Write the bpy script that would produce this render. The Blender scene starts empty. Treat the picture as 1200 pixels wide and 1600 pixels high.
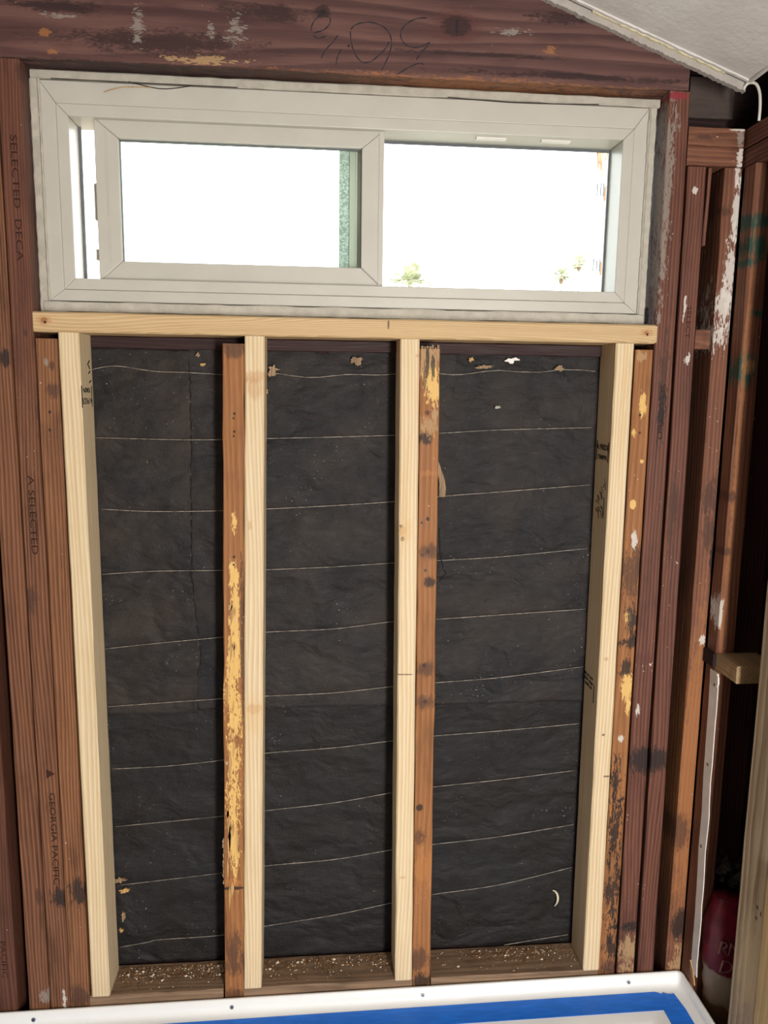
import bpy, bmesh, math, random
from mathutils import Vector, Matrix, noise
random.seed(7)
scene = bpy.context.scene
C = scene.collection

# ------------------------------------------------------------------ camera
cam_d = bpy.data.cameras.new('camera')
cam = bpy.data.objects.new('camera', cam_d); C.objects.link(cam); scene.camera = cam
YAW, PITCH, ROLL = 0.0902, -0.1535, 0.0137
Fw = Vector((math.sin(YAW)*math.cos(PITCH), math.cos(YAW)*math.cos(PITCH), math.sin(PITCH)))
Rt = Vector((math.cos(YAW), -math.sin(YAW), 0)); Up = Rt.cross(Fw)
R2 = math.cos(ROLL)*Rt + math.sin(ROLL)*Up
U2 = -math.sin(ROLL)*Rt + math.cos(ROLL)*Up
m = Matrix((R2, U2, -Fw)).transposed().to_4x4(); m.translation = Vector((0.4433, -1.5601, 1.3046))
cam.matrix_world = m
cam_d.sensor_fit = 'HORIZONTAL'; cam_d.sensor_width = 36.0; cam_d.lens = 36.0*1221.82/1200.0
cam_d.clip_start = 0.01; cam_d.clip_end = 500

# ------------------------------------------------------------------ world, light, exposure
world = bpy.data.worlds.new('world'); scene.world = world; world.use_nodes = True
bgn = world.node_tree.nodes['Background']
bgn.inputs['Color'].default_value = (0.96, 0.985, 1.0, 1)      # bright overcast sky
bgn.inputs['Strength'].default_value = 5.5
def area(name, loc, target, sx, sy, power, col):
    d = bpy.data.lights.new(name, 'AREA'); d.shape = 'RECTANGLE'; d.size = sx; d.size_y = sy
    d.energy = power; d.color = col
    o = bpy.data.objects.new(name, d); C.objects.link(o); o.location = loc
    o.rotation_euler = (Vector(target)-Vector(loc)).to_track_quat('-Z', 'Y').to_euler()
    return o
area('added_opening_light', (1.11, -2.60, 0.85), (0.55, 0, 0.6), 0.24, 1.3, 60, (1.0, 0.965, 0.91))  # unseen area lamp added in the narrow back-wall opening as key light
scene.view_settings.view_transform = 'Standard'; scene.view_settings.look = 'None'
scene.view_settings.exposure = 0.25; scene.view_settings.gamma = 1.0
scene.view_settings.use_curve_mapping = False

# ------------------------------------------------------------------ mark positions on the boards (x, z, half width, half height, colour, softness, raggedness)
BL = {
  'A': [(-0.138,1.356,0.0096,0.0168,'blk',0.5,0.5),(-0.135,0.244,0.0060,0.0168,'dk',0.6,0.6),(-0.134,0.011,0.0120,0.0144,'grey',0.4,1.2),],
  'B': [(-0.084,1.864,0.0072,0.0160,'dk',0.6,0.5),(-0.107,1.656,0.0360,0.3600,'wine',0.9,0.3),(-0.120,0.883,0.0168,0.0252,'dk',0.6,0.8),(-0.093,0.239,0.0192,0.0196,'blk',0.4,0.9),(-0.094,0.004,0.0036,0.0252,'pale',0.3,1.4),(-0.098,1.404,0.0048,0.0072,'dk',0.5,0.5),(-0.082,1.261,0.0036,0.0480,'dk',0.6,0.9),(-0.128,0.896,0.0036,0.0420,'dk',0.6,0.9),],
  'C': [(-0.054,1.343,0.0060,0.0084,'dk',0.5,0.7),(-0.054,1.297,0.0108,0.0120,'dk',0.7,0.9),(-0.061,1.256,0.0024,0.0030,'blk',0.3,0.2),(-0.063,1.222,0.0024,0.0030,'blk',0.3,0.2),(-0.054,0.251,0.0168,0.0288,'blk',0.5,0.9),(-0.062,0.006,0.0196,0.0272,'dk',0.4,0.8),(-0.063,1.350,0.0040,0.0072,'grey',0.5,0.9),],
  'old2': [(0.283,0.932,0.0084,0.0280,'yel',0.15,1),(0.283,0.852,0.0096,0.0770,'yel',0.12,1.1),(0.280,0.750,0.0120,0.0560,'yel',0.12,1.5),(0.276,0.674,0.0140,0.0560,'yel',0.12,1.6),(0.279,0.611,0.0126,0.0420,'yel',0.12,1.6),(0.277,0.547,0.0108,0.0308,'yel',0.12,1.8),(0.273,0.447,0.0120,0.0720,'yel',0.12,1.3),(0.274,0.344,0.0084,0.0672,'yel',0.12,1.4),(0.297,0.797,0.0042,0.1680,'dk',0.3,0.8),(0.270,0.257,0.0168,0.0096,'orng',0.15,0.3),(0.269,0.243,0.0224,0.0040,'blk',0.3,0.3),(0.288,1.257,0.0024,0.0030,'blk',0.3,0.2),(0.287,1.222,0.0024,0.0030,'blk',0.3,0.2),(0.283,0.971,0.0028,0.0030,'blk',0.3,0.2),(0.284,1.036,0.0042,0.0180,'yel',0.2,1.4),(0.268,0.087,0.0168,0.0480,'dk',0.7,1.2),(0.267,-0.019,0.0216,0.0192,'dk',0.5,0.8),(0.290,1.381,0.0216,0.0168,'dk',0.5,0.7),],
  'old3': [(0.670,1.370,0.0252,0.0448,'tan',0.12,0.9),(0.678,1.322,0.0168,0.0384,'yel',0.12,1.2),(0.667,1.362,0.0036,0.0360,'blk',0.3,1),(0.678,1.357,0.0042,0.0264,'blk',0.3,1),(0.662,1.332,0.0028,0.0264,'dk',0.3,1),(0.665,1.212,0.0120,0.0126,'blk',0.5,0.6),(0.669,1.263,0.0056,0.0048,'dk',0.4,0.4),(0.684,1.259,0.0070,0.0096,'tan',0.3,1.3),(0.669,1.237,0.0168,0.0144,'tan',0.4,1.7),(0.674,1.048,0.0036,0.0042,'blk',0.3,0.3),(0.677,0.980,0.0042,0.0049,'blk',0.3,0.3),(0.677,0.980,0.0168,0.0140,'dk',0.7,0.7),(0.681,0.915,0.0112,0.0098,'blk',0.6,0.6),(0.673,0.736,0.0048,0.0056,'blk',0.4,0.5),(0.675,0.727,0.0196,0.0140,'dk',0.7,1),(0.677,0.656,0.0042,0.0042,'blk',0.4,0.5),(0.677,0.654,0.0196,0.0144,'dk',0.7,1),(0.671,0.415,0.0070,0.0080,'blk',0.5,0.5),(0.671,0.343,0.0140,0.0160,'dk',0.8,0.9),(0.683,0.267,0.0224,0.0480,'orng',0.5,1.8),(0.673,0.049,0.0196,0.0320,'dk',0.6,1.1),(0.684,-0.004,0.0192,0.0216,'blk',0.5,0.8),(0.672,1.141,0.0168,0.0056,'orng',0.5,1.5),],
  'C2': [(1.104,1.382,0.0098,0.0108,'tan',0.12,0.8),(1.112,1.285,0.0070,0.0196,'yel',0.15,1.3),(1.097,1.227,0.0042,0.0084,'yel',0.2,1.2),(1.105,1.078,0.0070,0.0084,'yel',0.15,0.5),(1.118,1.168,0.0048,0.0042,'yel',0.2,0.7),(1.108,1.263,0.0025,0.0031,'blk',0.3,0.2),(1.110,1.227,0.0025,0.0026,'blk',0.3,0.2),(1.108,0.833,0.0084,0.0140,'yel',0.15,1),(1.116,0.825,0.0154,0.0256,'blk',0.35,2.2),(1.117,0.779,0.0176,0.0098,'blk',0.35,1.6),(1.112,0.719,0.0144,0.0168,'blk',0.45,1.5),(1.118,0.676,0.0128,0.0320,'yel',0.12,0.9),(1.122,0.638,0.0056,0.0224,'yel',0.12,0.9),(1.111,0.561,0.0056,0.0084,'pale',0.2,0.9),(1.107,0.455,0.0112,0.0480,'blk',0.3,2.4),(1.112,0.356,0.0112,0.0640,'blk',0.35,2.6),(1.114,0.192,0.0144,0.0720,'blk',0.4,2.4),(1.119,0.056,0.0128,0.0480,'blk',0.45,2.2),(1.127,0.107,0.0128,0.0064,'blk',0.3,0.4),(1.118,0.007,0.0224,0.0256,'dk',0.6,1),(1.116,0.925,0.0224,0.0560,'dk',0.8,1.9),(1.111,1.008,0.0056,0.0168,'pale',0.2,1.8),],
  'D': [(1.172,0.509,0.0384,0.0336,'blk',0.35,0.8),(1.131,1.699,0.0098,0.1800,'grey',0.5,2.2),(1.152,1.327,0.0096,0.0840,'dk',0.5,1.6),(1.144,1.876,0.0196,0.0072,'red',0.5,0.5),(1.144,0.625,0.0048,0.0126,'pale',0.2,1.4),(1.161,0.105,0.0192,0.0128,'blk',0.4,0.7),(1.163,0.037,0.0192,0.0400,'tan',0.6,1.8),(1.146,0.741,0.0224,0.0140,'wine',0.5,0.8),(1.152,1.275,0.0070,0.0420,'blk',0.5,1.7),],
  'E': [(1.190,0.508,0.0336,0.0280,'blk',0.35,0.8),(1.192,1.703,0.0056,0.0060,'pale',0.2,1.3),(1.200,1.379,0.0056,0.0112,'pale',0.2,1.4),(1.187,1.480,0.0028,0.0192,'pale',0.2,1.8),(1.210,1.076,0.0224,0.0280,'wine',0.5,0.7),(1.190,1.062,0.0080,0.0840,'dk',0.8,0.8),],
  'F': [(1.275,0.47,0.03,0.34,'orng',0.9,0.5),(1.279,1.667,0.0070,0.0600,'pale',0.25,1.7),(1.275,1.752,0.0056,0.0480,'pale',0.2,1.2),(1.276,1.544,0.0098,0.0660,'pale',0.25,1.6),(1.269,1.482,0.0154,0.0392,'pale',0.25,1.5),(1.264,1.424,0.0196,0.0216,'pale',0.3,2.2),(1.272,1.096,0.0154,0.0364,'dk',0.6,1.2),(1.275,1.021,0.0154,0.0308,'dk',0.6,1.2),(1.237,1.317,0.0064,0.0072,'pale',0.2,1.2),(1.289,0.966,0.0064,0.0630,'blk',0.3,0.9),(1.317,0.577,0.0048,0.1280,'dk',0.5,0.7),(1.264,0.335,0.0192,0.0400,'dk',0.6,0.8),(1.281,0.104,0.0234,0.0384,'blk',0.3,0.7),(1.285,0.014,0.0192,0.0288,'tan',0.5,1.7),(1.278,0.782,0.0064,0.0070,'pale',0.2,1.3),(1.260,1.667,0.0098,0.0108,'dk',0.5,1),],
  'header': [(0.460,1.990,0.0132,0.0100,'knd',0.5,0.5),(0.460,1.990,0.0060,0.0040,'blk',0.5,0.5),(0.708,1.977,0.0476,0.0312,'wine',0.25,0.4),(0.708,1.977,0.0280,0.0168,'knd',0.3,0.4),(0.708,1.977,0.0028,0.0132,'blk',0.3,0.2),(0.165,1.923,0.1440,0.0180,'knd',0.7,1.1),(0.361,1.983,0.0720,0.0120,'knd',0.8,1.1),(0.910,2.002,0.0600,0.0080,'knd',0.5,1.2),(-0.012,1.974,0.0720,0.0100,'knd',0.6,1.1),(0.245,1.897,0.0500,0.0060,'tan',0.2,1.8),(-0.036,1.930,0.0080,0.0060,'orng',0.25,1.2),(-0.026,1.899,0.0100,0.0040,'orng',0.25,1.2),(0.127,1.953,0.0080,0.0200,'grey',0.2,3.1),(0.303,1.950,0.0108,0.0168,'grey',0.2,3.2),(-0.012,1.958,0.0200,0.0030,'grey',0.3,3.2),(0.813,1.973,0.0168,0.0040,'grey',0.2,3.),(0.682,1.880,0.3960,0.0084,'orng',0.8,1.2),(0.221,1.884,0.3600,0.0030,'knd',0.6,0.9),(0.507,1.934,0.0024,0.0024,'blk',0.3,0.2),(0.741,1.931,0.1440,0.0036,'knd',0.7,0.9),(0.940,1.901,0.1920,0.0048,'knd',0.6,1.5),(0.257,1.950,0.0048,0.0080,'grey',0.2,3.),(0.888,1.943,0.0096,0.0080,'orng',0.5,1.8),],
  'new1': [(-0.024,1.188,0.0360,0.0042,'tan2',0.6,0.4),(0.014,0.442,0.0042,0.0064,'orng',0.4,0.4),],
  'sill': [(-0.063,1.428,0.0060,0.0048,'dk',0.4,0.4),(-0.063,1.428,0.0120,0.0084,'orng',0.6,0.5),(0.588,1.432,0.0021,0.0096,'dk',0.3,0.3),(1.110,1.428,0.0049,0.0030,'dk',0.4,0.4),(1.110,1.428,0.0126,0.0072,'orng',0.6,0.5),],
  'new2': [(0.328,1.329,0.0240,0.0108,'knot',0.6,0.8),(0.328,1.307,0.0168,0.0192,'knot',0.8,0.7),(0.318,0.649,0.0156,0.0112,'knot',0.5,0.6),(0.319,0.631,0.0216,0.0420,'knot2',0.9,0.6),(0.315,1.036,0.0036,0.0096,'knot',0.4,1.6),],
  'new3': [(0.623,1.023,0.0070,0.0112,'orng',0.3,0.5),(0.623,1.007,0.0042,0.0056,'blk',0.3,0.4),(0.620,1.033,0.0042,0.0036,'blk',0.3,0.4),(0.628,1.020,0.0140,0.0252,'knot2',0.7,0.6),(0.626,1.075,0.0070,0.1080,'knot2',0.8,1.5),(0.647,1.374,0.0042,0.0036,'knot',0.4,0.4),(0.636,0.252,0.0070,0.0032,'knot',0.4,0.4),(0.632,0.717,0.0224,0.0017,'dk',0.3,0.7),(0.648,1.319,0.0042,0.0720,'pink',0.9,0.5),],
  'new4': [(1.067,0.743,0.0056,0.0042,'knot',0.4,0.4),(1.071,0.571,0.0032,0.0028,'dk',0.4,0.4),(1.084,0.474,0.0080,0.0024,'dk',0.4,0.4),(1.072,1.300,0.0056,0.1260,'knot2',0.9,1.1),],
}
STROKES = [
   [(0.487, 1.951), (0.478, 1.939), (0.467, 1.928), (0.46, 1.918), (0.456, 1.909)] ,
   [(0.493, 1.927), (0.488, 1.917), (0.485, 1.909), (0.484, 1.9)] ,
   [(0.51, 1.959), (0.511, 1.944), (0.515, 1.929), (0.522, 1.916), (0.533, 1.907), (0.546, 1.908), (0.558, 1.916), (0.568, 1.925), (0.577, 1.935), (0.582, 1.945)] ,
   [(0.511, 1.962), (0.517, 1.969), (0.53, 1.974), (0.548, 1.976), (0.566, 1.972), (0.578, 1.964), (0.585, 1.952), (0.586, 1.937), (0.582, 1.922), (0.576, 1.909), (0.569, 1.895)] ,
   [(0.651, 1.989), (0.634, 1.987), (0.618, 1.98), (0.608, 1.971), (0.603, 1.961), (0.605, 1.95), (0.613, 1.941), (0.626, 1.937), (0.641, 1.939), (0.658, 1.947), (0.649, 1.936), (0.64, 1.926), (0.633, 1.916)] ,
   [(0.647, 1.909), (0.639, 1.91), (0.627, 1.906), (0.612, 1.898), (0.597, 1.888)] ,
   [(0.473, 1.98), (0.472, 1.97), (0.464, 1.961), (0.454, 1.956), (0.442, 1.953)] ,
   [(0.442, 1.948), (0.451, 1.944), (0.464, 1.948)] ,
   [(0.457, 1.985), (0.445, 1.975), (0.439, 1.964), (0.438, 1.956)] ,
]
WIRES = [
   [(-0.004, 1.339), (0.044, 1.344), (0.107, 1.342), (0.196, 1.333), (0.254, 1.335), (0.351, 1.335), (0.482, 1.333), (0.611, 1.342), (0.709, 1.342), (0.831, 1.348), (1.039, 1.354)] ,
   [(-0.002, 1.203), (0.193, 1.2), (0.35, 1.204), (0.482, 1.208), (0.613, 1.213), (0.708, 1.218), (0.836, 1.226), (1.038, 1.233)] ,
   [(0.005, 1.056), (0.111, 1.051), (0.249, 1.052), (0.348, 1.056), (0.483, 1.063), (0.615, 1.072), (0.725, 1.084), (0.841, 1.093), (1.041, 1.109)] ,
   [(0.002, 0.918), (0.107, 0.924), (0.246, 0.924), (0.344, 0.925), (0.483, 0.93), (0.616, 0.938), (0.719, 0.943), (0.846, 0.95), (1.043, 0.968)] ,
   [(0.002, 0.756), (0.102, 0.766), (0.244, 0.777), (0.343, 0.787), (0.484, 0.792), (0.616, 0.807), (0.714, 0.811), (0.851, 0.819), (1.046, 0.83)] ,
   [(0.003, 0.627), (0.241, 0.638), (0.342, 0.642), (0.484, 0.646), (0.616, 0.658), (0.714, 0.665), (0.856, 0.674), (1.049, 0.696)] ,
   [(0.005, 0.481), (0.121, 0.484), (0.238, 0.494), (0.339, 0.508), (0.485, 0.516), (0.616, 0.529), (0.712, 0.538), (0.861, 0.546), (1.047, 0.559)] ,
   [(0.006, 0.345), (0.236, 0.361), (0.335, 0.371), (0.485, 0.384), (0.617, 0.404), (0.712, 0.415), (0.865, 0.427), (1.044, 0.445)] ,
   [(0.005, 0.203), (0.234, 0.223), (0.331, 0.236), (0.486, 0.245), (0.617, 0.263), (0.712, 0.273), (0.87, 0.286), (1.047, 0.31)] ,
   [(0.005, 0.05), (0.066, 0.059), (0.095, 0.064), (0.231, 0.068), (0.328, 0.085), (0.486, 0.105), (0.618, 0.129), (0.713, 0.146), (0.875, 0.164), (1.048, 0.201)] ,
   [(0.893, 0.007), (0.973, 0.017), (1.048, 0.026)] ,
]
COL = dict(blk=(.010,.009,.010), dk=(.055,.026,.018), grey=(.26,.23,.20), wine=(.085,.026,.022), pale=(.60,.56,.52),
  yel=(.66,.42,.14), orng=(.42,.17,.05), tan=(.38,.24,.12), tan2=(.60,.46,.28), red=(.22,.02,.03),
  knot=(.42,.20,.08), knot2=(.58,.37,.16), pink=(.62,.36,.24), green=(.008,.055,.042), knd=(.022,.010,.011))

STRENGTH = dict(knd=.8, dk=.72, blk=.85, wine=.5, orng=.48, knot=.42, knot2=.35, pink=.3, pale=.8, grey=.7, tan=.8, tan2=.5)
# ------------------------------------------------------------------ node helpers
class NT:
    def __init__(s, name):
        s.m = bpy.data.materials.new(name); s.m.use_nodes = True
        s.t = s.m.node_tree; s.b = s.t.nodes['Principled BSDF']
    def n(s, kind, **kw):
        x = s.t.nodes.new(kind)
        for k, v in kw.items(): setattr(x, k, v)
        return x
    def set(s, sock, v):
        if isinstance(v, bpy.types.NodeSocket): s.t.links.new(v, sock)
        elif v is not None: sock.default_value = v
    def math(s, op, a, b=None, c=None, clamp=False):
        x = s.n('ShaderNodeMath', operation=op, use_clamp=clamp)
        s.set(x.inputs[0], a); s.set(x.inputs[1], b); s.set(x.inputs[2], c); return x.outputs[0]
    def vmath(s, op, a, b=None):
        x = s.n('ShaderNodeVectorMath', operation=op); s.set(x.inputs[0], a); s.set(x.inputs[1], b)
        return x.outputs['Value'] if op in ('LENGTH', 'DOT_PRODUCT') else x.outputs[0]
    def noise(s, vec, scale, detail=3, rough=.55):
        x = s.n('ShaderNodeTexNoise'); s.set(x.inputs['Vector'], vec)
        x.inputs['Scale'].default_value = scale; x.inputs['Detail'].default_value = detail
        x.inputs['Roughness'].default_value = rough
        return x.outputs['Fac']
    def mix(s, fac, a, b):
        x = s.n('ShaderNodeMix', data_type='RGBA'); s.set(x.inputs[0], fac)
        for i, v in ((6, a), (7, b)):
            if isinstance(v, tuple): v = (*v[:3], 1)
            s.set(x.inputs[i], v)
        return x.outputs[2]
    def rng(s, v, a, b, c=0.0, d=1.0, smooth=True):
        x = s.n('ShaderNodeMapRange', interpolation_type='SMOOTHSTEP' if smooth else 'LINEAR')
        s.set(x.inputs[0], v)
        for i, q in ((1, a), (2, b), (3, c), (4, d)): x.inputs[i].default_value = q
        return x.outputs[0]
    def obj(s):
        return s.n('ShaderNodeTexCoord').outputs['Object']
    def rand_obj(s, k=19.0):
        r = s.n('ShaderNodeObjectInfo').outputs['Random']
        return s.vmath('ADD', s.obj(), s.vmath('SCALE_', r) if False else s._comb(s.math('MULTIPLY', r, k)))
    def _comb(s, v):
        x = s.n('ShaderNodeCombineXYZ')
        for i in range(3): s.t.links.new(v, x.inputs[i])
        return x.outputs[0]
    def bump(s, h, strength, dist=.002):
        x = s.n('ShaderNodeBump'); x.inputs['Strength'].default_value = strength
        x.inputs['Distance'].default_value = dist; s.set(x.inputs['Height'], h)
        s.t.links.new(x.outputs[0], s.b.inputs['Normal'])
    def finish(s, col, rough=.6, spec=.5):
        if isinstance(col, tuple): col = (*col[:3], 1)
        s.set(s.b.inputs['Base Color'], col); s.set(s.b.inputs['Roughness'], rough)
        s.b.inputs['Specular IOR Level'].default_value = spec
        return s.m

def blobs(nt, col, bl, org, plane='XZ', along='Z'):
    if not bl: return col
    o = nt.n('ShaderNodeSeparateXYZ'); nt.set(o.inputs[0], nt.obj())
    iu, iv = 'XYZ'.index(plane[0]), 'XYZ'.index(plane[1])
    st = [1.0, 1.0, 1.0]; st['XYZ'.index(along)] = .28
    sv = nt.vmath('MULTIPLY', nt.obj(), tuple(st))
    nz = nt.math('ADD', nt.noise(sv, 330, 4, .65), nt.math('MULTIPLY', nt.noise(sv, 85, 3, .6), .8))
    nz = nt.math('SUBTRACT', nz, .9)
    for (u, v, ru, rv, c, soft, amp) in bl:
        du = nt.math('MULTIPLY', nt.math('SUBTRACT', o.outputs[iu], u-org[iu]), 1/ru)
        dv = nt.math('MULTIPLY', nt.math('SUBTRACT', o.outputs[iv], v-org[iv]), 1/rv)
        d = nt.math('SQRT', nt.math('ADD', nt.math('MULTIPLY', du, du), nt.math('MULTIPLY', dv, dv)))
        d = nt.math('MULTIPLY_ADD', nz, .35+amp*2.3, d)
        mk = nt.rng(d, 1+soft*.6, 1-soft*.6)
        mk = nt.math('MULTIPLY', mk, STRENGTH.get(c, .92))
        col = nt.mix(mk, col, COL[c])
    return col

def wood(name, org, light, dark, axis='Z', bl=(), plane='XZ', rings=150, ringmix=.45, speck=0., rough=.62, spec=.3, blotch=.35, blotch_col=None, bump=.35):
    nt = NT(name)
    p = nt.rand_obj()
    st = [1.0]*3; st['XYZ'.index(axis)] = .035
    q = nt.vmath('MULTIPLY', p, tuple(st))
    fine = nt.noise(q, 420, 4, .6)
    mid = nt.noise(q, 95, 3, .5)
    st2 = [1.0]*3; st2['XYZ'.index(axis)] = .12
    low = nt.noise(nt.vmath('MULTIPLY', p, tuple(st2)), 7, 2)
    # growth rings seen lengthwise: bands across the board bent by slow noise
    w = {'X': (0, .75, .66), 'Y': (.75, 0, .66), 'Z': (.8, .6, 0)}[axis]
    t = nt.vmath('DOT_PRODUCT', p, w)
    t = nt.math('MULTIPLY_ADD', low, .11 if axis == 'X' else .05, t)
    saw = nt.math('FRACT', nt.math('MULTIPLY', t, rings))
    ring = nt.math('MULTIPLY', nt.rng(saw, 0, .75), nt.rng(saw, 1.0, .86))
    f = nt.math('ADD', nt.math('MULTIPLY', nt.math('SUBTRACT', fine, .5), .75), nt.math('MULTIPLY', nt.math('SUBTRACT', mid, .5), .8))
    f = nt.math('ADD', f, nt.math('MULTIPLY', ring, -ringmix))
    f = nt.math('ADD', f, .5+ringmix*.42, clamp=True)
    col = nt.mix(f, dark, light)
    if blotch:
        bn = nt.noise(nt.vmath('MULTIPLY', p, tuple([a if a == 1 else .3 for a in st])), 16, 4, .6)
        mk = nt.math('MULTIPLY', nt.rng(bn, .5, .72), blotch)
        col = nt.mix(mk, col, blotch_col or tuple(c*.35 for c in dark))
    col = blobs(nt, col, bl, org, plane, axis)
    if speck:
        sp = nt.noise(nt.vmath('MULTIPLY', p, tuple([1 if a == 1 else .6 for a in st])), 210, 3, .55); cl = nt.noise(p, 14, 3, .6)
        v = nt.math('MULTIPLY_ADD', cl, .55, sp)
        mk = nt.rng(v, 1.12-speck*.10, 1.16-speck*.10)
        col = nt.mix(mk, col, (.55, .47, .40))
    nt.bump(nt.math('ADD', fine, nt.math('MULTIPLY', ring, -.5)), bump, .0012)
    return nt.finish(col, nt.rng(fine, .3, .7, rough-.08, rough+.1), spec)

def plain(name, col, rough=.6, spec=.4, var=.12, scale=30, bump=.1, metallic=0.):
    nt = NT(name); p = nt.rand_obj()
    n1 = nt.noise(p, scale, 4, .6)
    c = nt.mix(nt.rng(n1, .3, .7), tuple(x*(1-var) for x in col), tuple(min(1, x*(1+var)) for x in col))
    if bump: nt.bump(nt.noise(p, scale*6, 3), bump, .001)
    nt.b.inputs['Metallic'].default_value = metallic
    return nt.finish(c, rough, spec)

# ------------------------------------------------------------------ mesh helpers
WORLD = {}
def mk(name, verts, faces, mat, parent=None, origin=None, smooth=False):
    if origin is None:
        xs, ys, zs = zip(*verts); origin = ((min(xs)+max(xs))/2, (min(ys)+max(ys))/2, min(zs))
    me = bpy.data.meshes.new(name)
    me.from_pydata([(v[0]-origin[0], v[1]-origin[1], v[2]-origin[2]) for v in verts], [], faces)
    bm = bmesh.new(); bm.from_mesh(me); bmesh.ops.recalc_face_normals(bm, faces=bm.faces); bm.to_mesh(me); bm.free()
    if smooth:
        for p in me.polygons: p.use_smooth = True
    o = bpy.data.objects.new(name, me); C.objects.link(o)
    if mat: me.materials.append(mat)
    WORLD[o.name] = Vector(origin)
    if parent:
        o.parent = parent; o.location = Vector(origin)-WORLD[parent.name]
    else: o.location = origin
    return o
def empty(name, loc):
    o = bpy.data.objects.new(name, None); C.objects.link(o); o.location = loc; o.empty_display_size = .05
    WORLD[o.name] = Vector(loc); return o
def tag(o, label, cat, group=None):
    o['label'] = label; o['category'] = cat
    if group: o['group'] = group
    return o
def struct(o, label=None, cat=None):
    o['kind'] = 'structure'
    if label: o['label'] = label; o['category'] = cat
    return o
def boxvf(lo, hi, V=None, F=None):
    V = [] if V is None else V; F = [] if F is None else F; b = len(V)
    for z in (lo[2], hi[2]):
        for y in (lo[1], hi[1]):
            for x in (lo[0], hi[0]): V.append((x, y, z))
    F += [tuple(b+i for i in f) for f in ((0,2,3,1),(4,5,7,6),(0,1,5,4),(2,6,7,3),(0,4,6,2),(1,3,7,5))]
    return V, F
def boardvf(lo, hi, axis='Z', ch=.0018, n=16, jit=.0005, lean=(0, 0), taper_end=0., seed=0):
    """long board: chamfered cross-section swept along its length with slight unevenness"""
    a = 'XYZ'.index(axis); ia, ib = [i for i in range(3) if i != a]
    V, F = [], []
    rnd = random.Random(seed)
    L = hi[a]-lo[a]
    for k in range(n+1):
        t = k/n; s = lo[a]+L*t
        u0, u1, v0, v1 = lo[ia]+lean[0]*t, hi[ia]+lean[0]*t, lo[ib]+lean[1]*t, hi[ib]+lean[1]*t
        cs = ch
        ring = [(u0+cs, v0), (u1-cs, v0), (u1, v0+cs), (u1, v1-cs), (u1-cs, v1), (u0+cs, v1), (u0, v1-cs), (u0, v0+cs)]
        for (u, v) in ring:
            co = [0, 0, 0]; j = jit if 0 < k < n else jit*.3
            co[a] = s; co[ia] = u+rnd.uniform(-j, j); co[ib] = v+rnd.uniform(-j, j)
            V.append(tuple(co))
    for k in range(n):
        for i in range(8):
            j = (i+1) % 8; F.append((k*8+i, k*8+j, k*8+8+j, k*8+8+i))
    F.append(tuple(range(8))); F.append(tuple(n*8+i for i in reversed(range(8))))
    return V, F
SEED = [0]
def board(name, lo, hi, axis, matf, parent=None, **kw):
    SEED[0] += 1
    V, F = boardvf(lo, hi, axis, seed=SEED[0], **kw)
    org = ((lo[0]+hi[0])/2, (lo[1]+hi[1])/2, lo[2])
    return mk(name, V, F, matf(org) if callable(matf) else matf, parent, org)
def tubevf(pts, r, sides=6, V=None, F=None):
    V = [] if V is None else V; F = [] if F is None else F
    pts = [Vector(p) for p in pts]; b = len(V)
    for i, p in enumerate(pts):
        d = (pts[min(i+1, len(pts)-1)]-pts[max(i-1, 0)]).normalized()
        e = d.orthogonal().normalized() if i == 0 else (e-d*e.dot(d)).normalized()
        f = d.cross(e); rr = r[i] if isinstance(r, (list, tuple)) else r
        for k in range(sides):
            a = 2*math.pi*k/sides; V.append(tuple(p+(e*math.cos(a)+f*math.sin(a))*rr))
    for i in range(len(pts)-1):
        for k in range(sides):
            k2 = (k+1) % sides; F.append((b+i*sides+k, b+i*sides+k2, b+(i+1)*sides+k2, b+(i+1)*sides+k))
    F.append(tuple(b+k for k in range(sides))); F.append(tuple(b+(len(pts)-1)*sides+k for k in reversed(range(sides))))
    return V, F
def smooth_path(pts, n=6):
    P = [Vector(p) for p in pts]; out = []
    for i in range(len(P)-1):
        a, b, c, d = P[max(i-1, 0)], P[i], P[i+1], P[min(i+2, len(P)-1)]
        for k in range(n):
            t = k/n
            out.append(.5*((2*b)+(c-a)*t+(2*a-5*b+4*c-d)*t*t+(3*b-a-3*c+d)*t**3))
    out.append(P[-1]); return out
def prism(name, outline, fn, h0, h1, mat, parent=None, origin=None):
    """outline of (u,v) extruded between h0 and h1; fn(u,v,h) -> xyz"""
    n = len(outline)
    V = [fn(u, v, h0) for u, v in outline]+[fn(u, v, h1) for u, v in outline]
    F = [tuple(range(n)), tuple(reversed(range(n, 2*n)))]+[(i, (i+1) % n, n+(i+1) % n, n+i) for i in range(n)]
    return mk(name, V, F, mat, parent, origin)
def text_mesh(name, s, size, mat, parent, M, extrude=.00015, sx=1., bold=0.):
    """flat lettering turned to mesh; M maps (right, up, out) to world"""
    cu = bpy.data.curves.new(name, 'FONT'); cu.body = s; cu.size = size; cu.extrude = extrude; cu.offset = bold
    cu.resolution_u = 2; cu.align_x = 'CENTER'; cu.align_y = 'CENTER'
    t = bpy.data.objects.new(name, cu); C.objects.link(t)
    dg = bpy.context.evaluated_depsgraph_get(); dg.update()
    me = bpy.data.meshes.new_from_object(t.evaluated_get(dg)); bpy.data.objects.remove(t)
    V = [tuple(M @ Vector((v.co.x*sx, v.co.y, v.co.z))) for v in me.vertices]
    F = [tuple(p.vertices) for p in me.polygons]
    bpy.data.meshes.remove(me)
    return mk(name, V, F, mat, parent)
def basis(o, r, u, w):
    M = Matrix((Vector(r), Vector(u), Vector(w))).transposed().to_4x4(); M.translation = Vector(o); return M

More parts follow.
